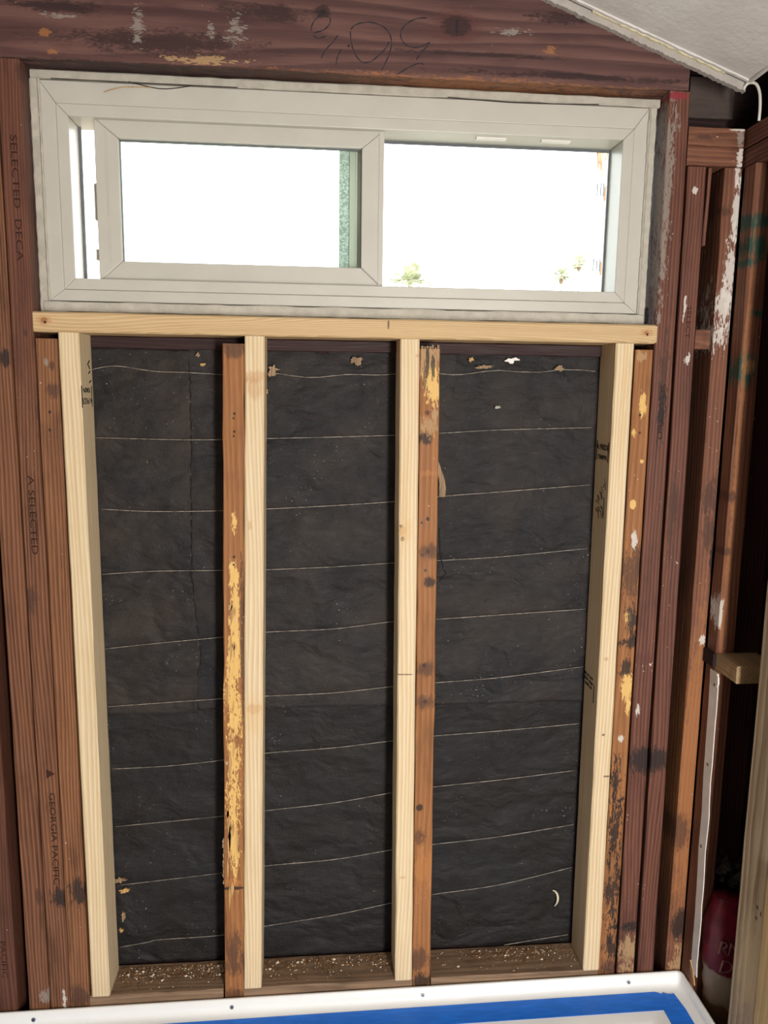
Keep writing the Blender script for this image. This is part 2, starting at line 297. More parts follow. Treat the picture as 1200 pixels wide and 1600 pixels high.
# ------------------------------------------------------------------ shared materials
m_ink = plain('black_ink', (.012, .011, .012), .8, .2, .1, 40, 0)
m_pencil = plain('dark_pencil', (.016, .014, .02), .7, .3, .1, 40, 0)
m_burn = plain('burnt_letter', (.035, .014, .010), .8, .2, .2, 60, 0)
m_steel = plain('screw_steel', (.35, .36, .38), .35, .5, .1, 60, 0, 1.)
m_nail = plain('nail_dark', (.03, .025, .025), .5, .5, .2, 60, 0, .6)
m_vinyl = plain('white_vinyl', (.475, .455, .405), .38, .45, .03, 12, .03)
m_gasket = plain('grey_gasket', (.10, .11, .12), .6, .4, .1, 60, 0)
m_sheath = wood('sheathing_dark', (0, 0, 0), (.05, .02, .018), (.018, .008, .008), 'X', speck=0)
m_drywall = plain('painted_drywall', (.36, .345, .32), .85, .2, .05, 20, .25)
m_floor = plain('plywood_floor', (.30, .21, .13), .7, .3, .2, 8, .1)
m_dark = plain('dark_cavity_wood', (.022, .011, .011), .8, .2, .3, 14, .1)

def m_ceiling():
    nt = NT('ceiling_paint'); p = nt.obj()
    a = nt.noise(p, 60, 4, .6); b = nt.noise(p, 9, 3)
    col = nt.mix(nt.rng(b, .35, .7), (.66, .635, .61), (.60, .57, .55))
    sp = nt.rng(nt.noise(p, 330, 2), .72, .76)
    col = nt.mix(sp, col, (.75, .73, .70))
    nt.bump(nt.math('ADD', a, nt.math('MULTIPLY', sp, 1.0)), .5, .003)
    return nt.finish(col, .75, .3)

# wood families (light, dark)
NEW = dict(light=(.72, .595, .415), dark=(.52, .380, .215), rings=165, ringmix=.55, blotch=.10, blotch_col=(.62, .42, .22), rough=.6, bump=.15)
SILLW = dict(light=(.62, .455, .26), dark=(.42, .275, .135), rings=260, ringmix=.5, blotch=.15, blotch_col=(.5, .31, .14), rough=.6, bump=.15)
HEAD = dict(light=(.150, .073, .061), dark=(.055, .024, .023), rings=55, ringmix=.55, speck=.45, blotch=.6, blotch_col=(.045, .018, .02))
LEFT = dict(light=(.262, .113, .053), dark=(.058, .020, .013), rings=190, ringmix=.5, speck=.55, blotch=.5)
LEFTC = dict(light=(.30, .135, .060), dark=(.095, .034, .015), rings=190, ringmix=.5, speck=.7, blotch=.45)
ORANGE = dict(light=(.38, .168, .060), dark=(.165, .058, .018), rings=120, ringmix=.3, speck=.75, blotch=.5, blotch_col=(.10, .04, .015))
MAROON = dict(light=(.195, .077, .046), dark=(.055, .017, .013), rings=170, ringmix=.5, speck=.7, blotch=.4)
BROWN = dict(light=(.245, .102, .056), dark=(.080, .028, .017), rings=150, ringmix=.4, speck=.7, blotch=.45)

# ------------------------------------------------------------------ room shell
def wall_with_hole(name, x0, x1, z0, z1, y0, y1, hx0, hx1, hz0, hz1, mat):
    V, F = [], []
    for (a, b, c, d) in ((x0, hx0, z0, z1), (hx1, x1, z0, z1), (hx0, hx1, hz1, z1), (hx0, hx1, z0, hz0)):
        if b-a > 1e-4 and d-c > 1e-4: boxvf((a, y0, c), (b, y1, d), V, F)
    return struct(mk(name, V, F, mat))
wall_with_hole('wall_front', -1.3, 1.52, -.12, 2.75, .100, .130, -.086, 1.136, 1.437, 1.892, m_sheath)
struct(mk('wall_right', *boxvf((1.43, -2.7, -.12), (1.46, .098, 2.1)), m_dark))
struct(mk('wall_left', *boxvf((-1.3, -2.7, -.12), (-1.22, .098, 2.6)), m_drywall))
wall_with_hole('wall_back', -1.22, 1.43, -.12, 2.7, -2.72, -2.62, .98, 1.24, .15, 1.55, m_drywall)  # opening out of view, narrowed to a slot to shape the incoming light
struct(mk('floor', *boxvf((-1.3, -2.72, -.16), (1.46, .1, -.12)), m_floor))
CS = -.356
def cz(x): return 2.028+CS*(x-.917)
m_ceil = m_ceiling()
RX = .02
prof = [(1.272, cz(1.272)), (RX, cz(RX)), (-1.22, cz(RX)-.356*(RX+1.22)), (-1.22, cz(RX)-.356*(RX+1.22)+.016), (RX, cz(RX)+.016), (1.272, cz(1.272)+.016)]
ceil = struct(prism('ceiling', prof, lambda u, v, h: (u, h, v), -2.62, -.013, m_ceil))
prof = [(1.56, cz(1.56)+.17), (RX, cz(RX)+.17), (-1.3, cz(RX)-.356*(RX+1.3)+.17), (-1.3, cz(RX)-.356*(RX+1.3)+.2), (RX, cz(RX)+.2), (1.56, cz(1.56)+.2)]
struct(prism('roof', prof, lambda u, v, h: (u, h, v), -2.8, .28, m_dark))
# inner lining of the right wall nearer the camera
struct(mk('wall_side', *boxvf((1.29, -2.62, -.12), (1.305, -.52, 1.745)), m_drywall))
# plaster left along the ceiling edge (ragged), yellowed tape line, beads
rag = random.Random(3)
def ragged_strip(name, x0, x1, off0, off1, y0, y1, mat, n=46, jit=.0025):
    top, bot = [], []
    for i in range(n+1):
        x = x0+(x1-x0)*i/n
        top.append((x, cz(x)+off0)); bot.append((x, cz(x)+off1+rag.uniform(-jit, jit)))
    return prism(name, top+bot[::-1], lambda u, v, h: (u, h, v), y0, y1, mat, ceil)
m_plast = plain('grey_plaster_edge', (.38, .35, .32), .85, .2, .08, 40, .4)
m_tape_y = plain('yellowed_joint_tape', (.62, .57, .40), .7, .3, .1, 60, .2)
ragged_strip('plaster_edge', .80, 1.272, -.001, -.0165, -.0125, -.0005, m_plast, n=130, jit=.0014)
ragged_strip('joint_tape', .96, 1.225, -.0005, -.005, -.019, -.0127, m_tape_y, jit=.0015)
ragged_strip('plaster_bead', .80, 1.27, .0, -.0035, -.026, -.0195, m_ceil, jit=.001)
V, F = tubevf([(1.274, -2.5, cz(1.272)-.002)]+[(1.274+.0012*math.sin(i*1.7), -1.2+i*.0395, cz(1.272)-.002+.001*math.sin(i*2.3)) for i in range(31)], .004, 6)
mk('plaster_bead', V, F, m_ceil, ceil)
st_m = plain('white_caulk', (.66, .62, .56), .6, .4, .05, 60, .1)
V, F = tubevf(smooth_path([(1.268, -.012, 1.889), (1.272, -.02, 1.897), (1.282, -.03, 1.893), (1.2875, -.036, 1.876), (1.288, -.041, 1.85), (1.287, -.043, 1.823)]), .0028, 7)
tag(mk('caulk_strand', V, F, st_m, smooth=True), 'short white strand of caulk hanging from the ceiling corner', 'caulk')

# ------------------------------------------------------------------ header and old framing round the window
def slanted_header():
    x0, x1, z0 = -.32, 1.164, 1.885
    n = 60
    bot = [(x0+(x1-x0)*i/n, z0+random.uniform(-.0012, .0012)) for i in range(n+1)]
    top = [(x1, cz(x1)-.004), (.80, cz(.80)-.004), (.56, 2.14), (x0, 2.14)]
    return bot+top
hb = wood('header_wood', (.422, .045, 1.8838), axis='X', bl=BL['header'], **HEAD)
hdr = prism('header_beam', slanted_header(), lambda u, v, h: (u, h, v), 0, .089, hb, None, (.422, .045, 1.8838))
tag(hdr, 'wide dark reddish beam above the window with pencilled scrawl', 'beam')
# soften the lower front arris of the beam
for s in STROKES:
    pts = smooth_path([(x, 0, z) for x, z in s], 5)
    V, F = [], []
    for i, p in enumerate(pts):
        d = (pts[min(i+1, len(pts)-1)]-pts[max(i-1, 0)]).normalized(); nrm = Vector((-d.z, 0, d.x))
        w = .0009*(1+.35*math.sin(i*.9))
        for q in (p+nrm*w, p-nrm*w): V += [(q.x, -.0004, q.z), (q.x, .0003, q.z)]
    for i in range(len(pts)-1):
        a = i*4; F += [(a, a+2, a+6, a+4), (a, a+4, a+5, a+1), (a+2, a+3, a+7, a+6)]
    mk('pencil_mark', V, F, m_pencil, hdr)
0 and prism('pencil_mark', [(.7135+a, 1.999+b) for a, b in ((-.002, -.016), (.001, -.016), (.003, .014), (.0005, .015))], lambda u, v, h: (u, h, v), -.0003, .0002, m_pencil, hdr)

def W(name, fam, axis='Z', **kw):
    return lambda org: wood(name, org, axis=axis, **fam, **kw)
FAR = dict(LEFT); FAR.update(light=(.15, .055, .03), dark=(.05, .018, .012))
s_far = tag(board('old_stud', (-.236, 0, -.118), (-.1915, .089, 1.884), 'Z', W('old_wood_far', FAR), n=24), 'leftmost dark brown stud, apart from the others across a black gap', 'stud')
s_A = tag(board('old_stud', (-.1675, 0, -.118), (-.1255, .089, 1.884), 'Z', W('old_wood_a', LEFT, bl=BL['A']), n=24), 'dark red-brown stud bordering the black gap at left', 'stud')
s_B = tag(board('old_stud', (-.1235, 0.001, -.118), (-.083, .089, 1.884), 'Z', W('old_wood_b', LEFT, bl=BL['B']), n=24), 'grainy brown stud left of the window with vertical burnt-in lettering', 'stud')
s_C = tag(board('old_cripple_stud', (-.0812, 0, -.118), (-.0415, .089, 1.394), 'Z', W('old_wood_c', LEFTC, bl=BL['C']), n=24), 'short brown stud left of the leftmost pale stud, dark knot near its top', 'stud')
s_C2 = tag(board('old_cripple_stud', (1.0945, 0, -.118), (1.1315, .089, 1.394), 'Z', W('old_wood_c_right', ORANGE, bl=BL['C2']), n=24, lean=(-.004, 0)), 'short orange stud right of the rightmost pale stud, black smears and torn patches', 'stud')
s_D = tag(board('old_stud', (1.1365, 0, -.118), (1.1775, .089, 1.884), 'Z', W('old_wood_d', MAROON, bl=BL['D']), n=24, lean=(-.009, 0)), 'full-height maroon stud at the window right edge with flecked paint', 'stud')
s_E = tag(board('old_stud', (1.186, 0, -.118), (1.2235, .089, 1.748), 'Z', W('old_wood_e', MAROON, bl=BL['E']), n=24, lean=(-.012, 0)), 'dark red stud under the short top plates with a split upper edge', 'stud')
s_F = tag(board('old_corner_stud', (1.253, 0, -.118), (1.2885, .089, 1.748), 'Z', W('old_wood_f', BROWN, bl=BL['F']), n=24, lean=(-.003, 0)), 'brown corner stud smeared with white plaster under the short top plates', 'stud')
# split sliver along E
mk('split_sliver', *boardvf((1.2145, .002, 1.60), (1.2215, .03, 1.747), 'Z', n=6, lean=(.003, 0), ch=.001), WSL := wood('old_wood_sliver', (1.22, 0, 1.6), **MAROON), s_E)
tag(board('old_cripple_stud', (.246, 0, -.118), (.287, .0862, 1.391), 'Z', W('old_wood_torn', ORANGE, bl=BL['old2']), n=26, lean=(.0215, 0), jit=.0009), 'old brown stud with long torn yellow strips, left of the second pale stud', 'stud')
s_o2 = bpy.data.objects['old_cripple_stud.002']
s_o3 = tag(board('old_cripple_stud', (.664, 0, -.118), (.7035, .0862, 1.388), 'Z', W('old_wood_splintered', ORANGE, bl=BL['old3']), n=26, lean=(-.012, 0), jit=.0009), 'old orange stud with splintered yellow top, right of the third pale stud', 'stud')
WORLD[s_o2.name] = Vector(s_o2.location)
m_tornw = wood('torn_wood', (0, 0, 0), (.62, .42, .17), (.33, .17, .06), 'Z', rings=220, ringmix=.5, blotch=.3)
m_weath = wood('weathered_splinter', (0, 0, 0), (.42, .30, .17), (.16, .09, .05), 'Z', rings=240, ringmix=.5, blotch=.4)
rs = random.Random(11)
for i in range(7):           # splinters standing at the broken top
    x = .654+i*.0053
    mk('splinter', *boardvf((x, .001+rs.uniform(0, .004), 1.372), (x+.0042, .02, 1.388+rs.uniform(.0, .010)), 'Z', n=2, ch=.001), m_weath, s_o3)
# loose splinter prised from its right side
V, F = boardvf((.703, .038, 1.088), (.716, .043, 1.162), 'Z', n=8, ch=.0012, jit=.0012)
V = [(x-(z-1.088)*.16+(.004*math.sin((z-1.088)*60)), y, z) for x, y, z in V]
mk('loose_splinter', V, F, m_weath, s_o3)
for i, (x, z) in enumerate(((.662, 1.04), (.664, .972), (.672, .94))):
    V, F = tubevf([(x, -.0014, z), (x, .004, z)], .0028, 8); mk('nail', V, F, m_nail, s_o3)
for (x, z) in ((.2865, 1.248), (.286, 1.213), (.282, .955)):
    V, F = tubevf([(x, -.001, z), (x, .004, z)], .0022, 8); mk('nail', V, F, m_nail, s_o2)
# raised torn flakes along the stud with yellow strips
for i in range(26):
    z = .22+.66*rs.random(); t = (z+.118)/1.509; x = .246+.0215*t+rs.uniform(.006, .028); h = rs.uniform(.008, .035); w = rs.uniform(.0015, .005)
    prism('torn_flake', [(x-w*.3, z-h), (x+w*.5, z-h*.4), (x+w, z+h*.2), (x+w*.2, z+h), (x-w*.6, z+h*.3)], lambda u, v, hh: (u, hh, v), -.0015, .001, m_tornw, s_o2)
# frayed bark-like edge on its left side low down
for i in range(9):
    z = .255+i*.012; t = (z+.118)/1.509; x = .246+.0215*t
    prism('frayed_edge', [(x+.001, z-.008), (x-rs.uniform(.002, .007), z-.002), (x-rs.uniform(.001, .005), z+.006), (x+.001, z+.008)], lambda u, v, hh: (u, hh, v), .004, .009, m_weath, s_o2)

# blocks at the right: double top plates on the short wall, small blocking
s_tp1 = tag(board('top_plate', (1.170, 0, 1.7865), (1.284, .089, 1.822), 'X', W('old_plate_upper', BROWN, 'X', bl=[(1.277, 1.805, .006, .015, 'grey', .3, .8), (1.205, 1.803, .02, .004, 'dk', .5, 1.2), (1.27, 1.82, .012, .003, 'pale', .4, 1.6)]), n=6), 'upper of two short stacked brown plates right of the window', 'plate')
s_tp2 = tag(board('top_plate', (1.170, 0, 1.7505), (1.284, .089, 1.786), 'X', W('old_plate_lower', BROWN, 'X', bl=[(1.279, 1.768, .005, .022, 'pale', .25, 1.3)]), n=6), 'lower of two short stacked brown plates right of the window', 'plate')
tag(board('fire_block', (1.2155, .004, 1.398), (1.247, .085, 1.436), 'X', W('old_block_small', BROWN, 'X'), n=4), 'small brown block wedged between two dark studs at right', 'block')
tag(board('right_top_plate', (1.2895, -2.5, 1.7865), (1.378, .089, 1.823), 'Y', W('maroon_plate_a', MAROON, 'Y', plane='YZ'), n=20), 'upper maroon plate running along the right wall under the ceiling', 'plate')
tag(board('right_top_plate', (1.2895, -2.5, 1.749), (1.378, .089, 1.7845), 'Y', W('maroon_plate_b', MAROON, 'Y', plane='YZ'), n=20), 'lower maroon plate running along the right wall under the ceiling', 'plate')
GB = [(1.302, 1.641, .0224, .0144, 'green', .6, .9), (1.306, 1.593, .0196, .022, 'green', .6, .9), (1.296, 1.563, .0128, .0096, 'green', .6, 1.),
      (1.304, 1.358, .020, .030, 'green', .5, .7), (1.309, 1.362, .011, .014, 'orng', .7, .9), (1.322, 1.466, .019, .008, 'green', .6, 1.4), (1.299, 1.3, .0045, .30, 'orng', .8, .6), (1.299, .9, .0045, .2, 'orng', .8, .6),
      (1.295, 1.10, .008, .012, 'dk', .5, .6), (1.294, .985, .008, .009, 'dk', .5, .6), (1.292, .86, .004, .03, 'pale', .3, 1.3)]
s_G = tag(board('right_wall_stud', (1.2895, -.0425, -.118), (1.3285, -.001, 1.748), 'Z', W('old_wood_g', BROWN, bl=GB), n=24), 'brown stud in the corner with green spray-paint marks', 'stud')
m_grayblk = dict(light=(.40, .27, .15), dark=(.20, .125, .065), rings=160, ringmix=.35, blotch=.5, blotch_col=(.12, .09, .07))
s_blk = tag(board('fire_block', (1.2895, -.124, .7305), (1.378, -.0435, .7675), 'Y', W('grey_block', m_grayblk, 'Y', plane='YZ'), n=5), 'pale cut block sticking out from the corner at right with bare end grain', 'block')
V, F = boxvf((1.2825, -.0435, .737), (1.2890, -.001, .766)); mk('block_heel', V, F, m_dark, s_blk)
NEAR = dict(light=(.50, .40, .28), dark=(.22, .155, .095), rings=75, ringmix=.6, blotch=.3, blotch_col=(.30, .24, .20), rough=.7)
nb = [(-.262, .335, .004, .004, 'blk', .4, .3), (-.262, .312, .004, .004, 'blk', .4, .3), (-.275, .33, .002, .006, 'blk', .4, .3), (-.25, .20, .03, .10, 'tan2', .9, .5)]
s_N = tag(board('near_stud', (1.2905, -.288, -.118), (1.329, -.199, 1.747), 'Z', W('weathered_new_wood', NEAR, bl=nb, plane='YZ'), n=20, jit=.0008), 'weathered pale stud at the right edge of the picture with nail holes', 'stud')
N2 = dict(light=(.56, .41, .21), dark=(.40, .27, .12), rings=110, ringmix=.35, blotch=.2)
tag(board('near_stud', (1.287, -.39, -.118), (1.326, -.2885, .44), 'Z', W('yellowish_new_wood', N2, plane='YZ'), n=14), 'yellowish short stud in the bottom right corner beside the weathered one', 'stud')
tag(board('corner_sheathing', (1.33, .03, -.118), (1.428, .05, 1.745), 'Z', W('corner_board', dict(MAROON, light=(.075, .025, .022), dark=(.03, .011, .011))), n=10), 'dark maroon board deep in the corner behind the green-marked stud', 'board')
# cavity above the short plates
board('cavity_board', (1.205, .082, 1.866), (1.30, .098, 1.945), 'X', W('cavity_grey_board', dict(light=(.10, .07, .06), dark=(.05, .035, .03), rings=60, ringmix=.2, blotch=.3), 'X'), n=5)
tag(bpy.data.objects['cavity_board'], 'grey board scrap deep in the dark hollow above the short plates', 'board')

# white strip nailed to the corner, three nail heads, torn foot
m_strip = plain('white_strip_paint', (.74, .70, .67), .5, .4, .06, 30, .25)
V, F = [], []
n = 40
for i in range(n+1):
    z = .030+(.728-.030)*i/n; j = .0012*math.sin(i*.8)+rag.uniform(-.0008, .0008)
    for (y, x) in ((-.062+j-.012*(1-i/n), 1.2885), (-.0275+j*.5-.021*(1-i/n), 1.2885), (-.0275+j*.5-.021*(1-i/n), 1.2872), (-.062+j-.012*(1-i/n), 1.2868)):
        V.append((x-.0006*math.sin(i*.5), y, z))
for i in range(n):
    for k in range(4): F.append((i*4+k, i*4+(k+1) % 4, i*4+4+(k+1) % 4, i*4+4+k))
F += [(0, 1, 2, 3), tuple(n*4+k for k in (3, 2, 1, 0))]
strip = tag(mk('corner_strip', V, F, m_strip), 'long thin white strip hanging vertically below the pale block', 'strip')
for z in (.70, .52, .33):
    V, F = tubevf([(1.2855, -.05, z), (1.2875, -.05, z)], .0035, 9); mk('nail_head', V, F, m_steel, strip)
prism('torn_foot', [(-.045, .05), (-.061, .035), (-.072, .008), (-.066, .012), (-.05, .03)], lambda u, v, h: (h, u, v), 1.2845, 1.287, m_tornw, strip)
prism('torn_curl', [(-.06, .728), (-.066, .722), (-.068, .708), (-.064, .700), (-.058, .706)], lambda u, v, h: (h, u, v), 1.284, 1.287, m_strip, strip)

# burnt-in lettering on the left studs (reads downwards)
def down_text(name, s, size, x, z, parent, y=-.0002, mat=None, sx=1.):
    return text_mesh(name, s, size, mat or m_burn, parent, basis((x, y, z), (0, 0, -1), (1, 0, 0), (0, -1, 0)), sx=sx)
WORLD[s_B.name] = Vector(s_B.location)
down_text('burnt_lettering', 'SELECTED  DECA', .0165, -.1005, 1.645, s_B, sx=1.75)
down_text('burnt_lettering', 'A SELECTED', .0165, -.1035, 1.055, s_B, sx=1.75)
down_text('burnt_lettering', 'GEORGIA PACIFIC', .0165, -.097, .372, s_B, sx=1.55)
prism('burnt_triangle', [(-.105, .508), (-.088, .517), (-.105, .527)], lambda u, v, h: (u, h, v), -.0004, .0003, m_burn, s_B)
down_text('burnt_lettering', 'PACIFIC', .0165, -.214, .10, s_far, sx=1.5, mat=m_burn)
down_text('burnt_lettering', 'SELECTED', .015, 1.152, 1.27, s_D, sx=1.7)
down_text('burnt_lettering', 'SELECT', .014, 1.196, 1.45, s_E, sx=1.4)

# ------------------------------------------------------------------ new pale framing
sill = tag(board('new_sill_board', (-.0832, -.0005, 1.4065), (1.1326, .089, 1.4435), 'X', W('new_sill_wood', SILLW, 'X', bl=BL['sill']), n=24, ch=.003, jit=.0004), 'new pale horizontal sill board directly under the window', 'board')
for (x, z) in ((-.061, 1.424), (1.112, 1.424)):
    V, F = tubevf([(x, -.0018, z), (x, .003, z)], .0022, 9); mk('screw_head', V, F, m_burn, sill)
def newstud(x, lean, key, label):
    return tag(board('new_stud', (x, -.0005, .0005), (x+.038, .0828 if x < .1 else .0868, 1.406), 'Z', W('new_wood_'+key, NEW, bl=BL[key]), n=24, ch=.0028, lean=(lean, 0), jit=.0004), label, 'stud')
n1 = newstud(-.0361, -.0029, 'new1', 'leftmost new pale stud under the sill board')
n2 = newstud(.2895, .0205, 'new2', 'second new pale stud from the left, beside the torn yellow-stripped stud')
n3 = newstud(.6236, -.0112, 'new3', 'third new pale stud from the left, beside the splintered orange stud')
n4 = newstud(1.0565, -.0075, 'new4', 'rightmost new pale stud with black stamps on its inner side')
def face_stamp(parent, x, sgn, y, z, rot, lines, size, bars=True):
    """ink stamp on a stud side; sgn=-1: face looks to -x, +1: to +x"""
    w = Vector((sgn, 0, 0)); r = Vector((0, -1, 0)) if sgn < 0 else Vector((0, 1, 0)); u = Vector((0, 0, 1))
    if rot: r, u = -r, -u
    for s, dz, k in lines:
        text_mesh('ink_stamp', s, size*k, m_ink, parent, basis(Vector((x, y, z))+u*dz, r, u, w), sx=1.15, bold=.0003)
    if bars:
        for q in (-1, 1):
            c = Vector((x, y, z))+r*q*.0335
            V, F = boxvf((c.x-.0004, c.y-.0016, c.z-.021), (c.x+.0004, c.y+.0016, c.z+.021)); mk('ink_bar', V, F, m_ink, parent)
face_stamp(n4, 1.0496, -1, .044, 1.185, False, [('A PRIDE', .008, 1.), ('TEMSPN', -.013, .75)], .0165)
face_stamp(n4, 1.0524, -1, .058, .672, False, [('KD HT S-P-F', .012, .55), ('STUD  NLGA', .001, .55), ('S-DRY 215', -.010, .55)], .015, False)
V, F = boxvf((1.0524, .022, .635), (1.0532, .025, .675)); mk('ink_bar', V, F, m_ink, n4)
# scribbled ink marks
sc = random.Random(5)
for i in range(16):
    y = .045+sc.uniform(-.018, .022); z = 1.068+sc.uniform(-.018, .02)
    if i >= 12: y, z = .044-(i-12)*.008, 1.098+(i-12)*.007
    V, F = tubevf([(1.0505, y-.005, z-.004+sc.uniform(-.01, .01)), (1.0505, y+.004, z+.005+sc.uniform(-.008, .008))], .0009, 5); mk('ink_scribble', V, F, m_ink, n4)
V, F = boxvf((1.0502, .020, 1.045), (1.0512, .0225, 1.09)); mk('ink_bar', V, F, m_ink, n4)
face_stamp(n1, -.0005, 1, .036, 1.286, True, [('A PRIDE', .008, 1.), ('TEMSPN', -.013, .75)], .0165)
for y, z, a in ((.055, 1.352, 1), (.057, 1.344, -1), (.058, 1.333, .6), (.061, 1.315, .6)):
    V, F = tubevf([(-.0002, y-.006, z-.004*a), (-.0002, y+.006, z+.004*a)], .0011, 5); mk('ink_scribble', V, F, m_ink, n1)

# rough old sill piece seen just under the new sill, against the paper
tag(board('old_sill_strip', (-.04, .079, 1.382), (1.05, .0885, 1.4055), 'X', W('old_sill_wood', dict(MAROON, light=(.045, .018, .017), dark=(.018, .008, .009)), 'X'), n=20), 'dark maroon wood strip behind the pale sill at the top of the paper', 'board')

# bottom plates between the old studs
PLT = dict(light=(.33, .215, .135), dark=(.13, .078, .048), rings=90, ringmix=.3, speck=.6, blotch=.5, blotch_col=(.07, .045, .03))
for x0, x1, nm, lb in ((-.0405, .2445, 'a', 'short brown bottom plate under the leftmost paper bay'), (.289, .6625, 'b', 'dusty brown bottom plate under the middle paper bay'), (.705, 1.0925, 'c', 'weathered grey-brown bottom plate under the rightmost paper bay')):
    tag(board('bottom_plate', (x0, .0005, -.0385), (x1, .094, 0), 'X', W('plate_wood_'+nm, PLT, 'X'), n=12, ch=.003, jit=.0008), lb, 'plate')

# ------------------------------------------------------------------ black building paper
def m_paper(nm, c, blue):
    nt = NT('black_paper_'+nm); p = nt.obj()
    a = nt.noise(p, 7, 4, .6); b = nt.noise(nt.vmath('MULTIPLY', p, (1, 1, 2.5)), 28, 4, .6)
    col = nt.mix(nt.rng(a, .3, .7), tuple(x*1.25 for x in c), tuple(x*.8 for x in blue))
    col = nt.mix(nt.math('MULTIPLY', nt.rng(b, .5, .8), .5), col, tuple(x*2.0 for x in c))
    cl = nt.noise(p, 8, 2); sp = nt.noise(p, 330, 1, .3)
    col = nt.mix(nt.rng(nt.math('MULTIPLY_ADD', cl, .3, sp), .94, .97), col, (.34, .31, .28))
    fold = nt.noise(nt.vmath('MULTIPLY', nt.vmath('ADD', p, nt._comb(nt.math('MULTIPLY', nt.noise(p, 6, 2), .12))), (1, 1, 1.7)), 9.5, 2.6, .48)
    nt.bump(nt.math('ADD', nt.math('MULTIPLY', nt.noise(p, 240, 4, .6), .06), nt.math('ADD', fold, nt.math('MULTIPLY', b, .10))), .85, .028)
    return nt.finish(col, nt.rng(b, .3, .7, .45, .7), .16)
def wz(x, k):
    w = WIRES[k]
    for i in range(len(w)-1):
        if w[i][0] <= x <= w[i+1][0] or i == len(w)-2:
            t = (x-w[i][0])/(w[i+1][0]-w[i][0]); return w[i][1]+(w[i+1][1]-w[i][1])*min(max(t, -.2), 1.2)
def paper(name, x0f, x1f, z0, z1, y, mat, label, seed, res=.0065, amp=1.):
    zs = max(2, int((z1-z0)/res)); xs = max(2, int((x1f(z0)-x0f(z0))/res))
    V, F = [], []
    for j in range(zs+1):
        z = z0+(z1-z0)*j/zs; a, b = x0f(z), x1f(z)
        for i in range(xs+1):
            x = a+(b-a)*i/xs
            q = Vector((x*3.1+seed, z*5.5, seed*.37))
            d = noise.noise(q)*.0022+noise.noise(Vector((x*9+z*7, z*17-x*6, seed)))*.0016
            f = noise.noise(Vector((x*14-z*4+seed, z*22+x*7, 3.3)))
            d += (1-abs(f))**4*.0015*max(0, noise.noise(Vector((x*4, z*4, seed+9)))+.2)
            near = min([abs(z-wz(x, k)) for k in range(10)])
            d = d*min(1, .35+near/.03)-.0016*math.exp(-(near/.008)**2)
            d = max(min(d*amp, .0034), -.0030)
            V.append((x, y-d, z+(noise.noise(Vector((x*40, seed, 0)))*.0016 if j in (0, zs) else 0)))
    w = xs+1
    for j in range(zs):
        for i in range(xs): F.append((j*w+i, j*w+i+1, (j+1)*w+i+1, (j+1)*w+i))
    n0 = len(V); 
    o = mk(name, V, F, mat, smooth=True)
    sd = o.modifiers.new('thickness', 'SOLIDIFY'); sd.thickness = .0007; sd.offset = 0
    return tag(o, label, 'paper')
SEAM = [(1.384, .191), (1.313, .192), (1.183, .192), (1.049, .189), (.912, .187), (.828, .192), (.742, .202), (.684, .194), (.605, .188)]
def seamx(z):
    for (za, xa), (zb, xb) in zip(SEAM, SEAM[1:]):
        if za >= z >= zb: x = xa+(xb-xa)*(za-z)/(za-zb); break
    else: x = SEAM[0][1] if z > 1 else SEAM[-1][1]
    return x+noise.noise(Vector((0, z*60, 4)))*.002+noise.noise(Vector((0, z*150, 8)))*.0012
mpA = m_paper('upper', (.0270, .0225, .0208), (.0195, .0195, .0225))
mpB = m_paper('lower', (.0150, .0145, .0160), (.0210, .0175, .0160))
mpC = m_paper('left', (.0290, .0235, .0210), (.0190, .0185, .0205))
paper('building_paper', lambda z: -.04, lambda z: 1.056, .002, .66, .0945, mpB, 'lower sheet of wrinkled black paper behind the wall studs', 2.)
paper('building_paper', lambda z: .15, lambda z: 1.056, .611, 1.40, .0908, mpA, 'large upper sheet of black paper behind the middle and right bays', 5.)
paper('building_paper', lambda z: -.04, seamx, .605, 1.382, .0868, mpC, 'narrow black paper strip with ragged vertical edge in the left bay', 8.)
tear = bpy.data.objects['building_paper.002']
V, F = [], []
tr = random.Random(21)
zz = 1.36
while zz > .70:
    ln = tr.uniform(.008, .03)
    tubevf([(seamx(zz)-.001, .0842, zz), (seamx(zz-ln*.5)-tr.uniform(-.002, .004), .0840, zz-ln*.5), (seamx(zz-ln)-.001, .0842, zz-ln)], [.0003, .0012, .0003], 5, V, F)
    if tr.random() < .6:
        tubevf([(seamx(zz)-.001, .0842, zz), (seamx(zz)-tr.uniform(.003, .008), .0842, zz-tr.uniform(.004, .012))], [.0008, .0002], 4, V, F)
    zz -= ln+tr.uniform(.001, .008)
mk('edge_tears', V, F, m_ink, tear)
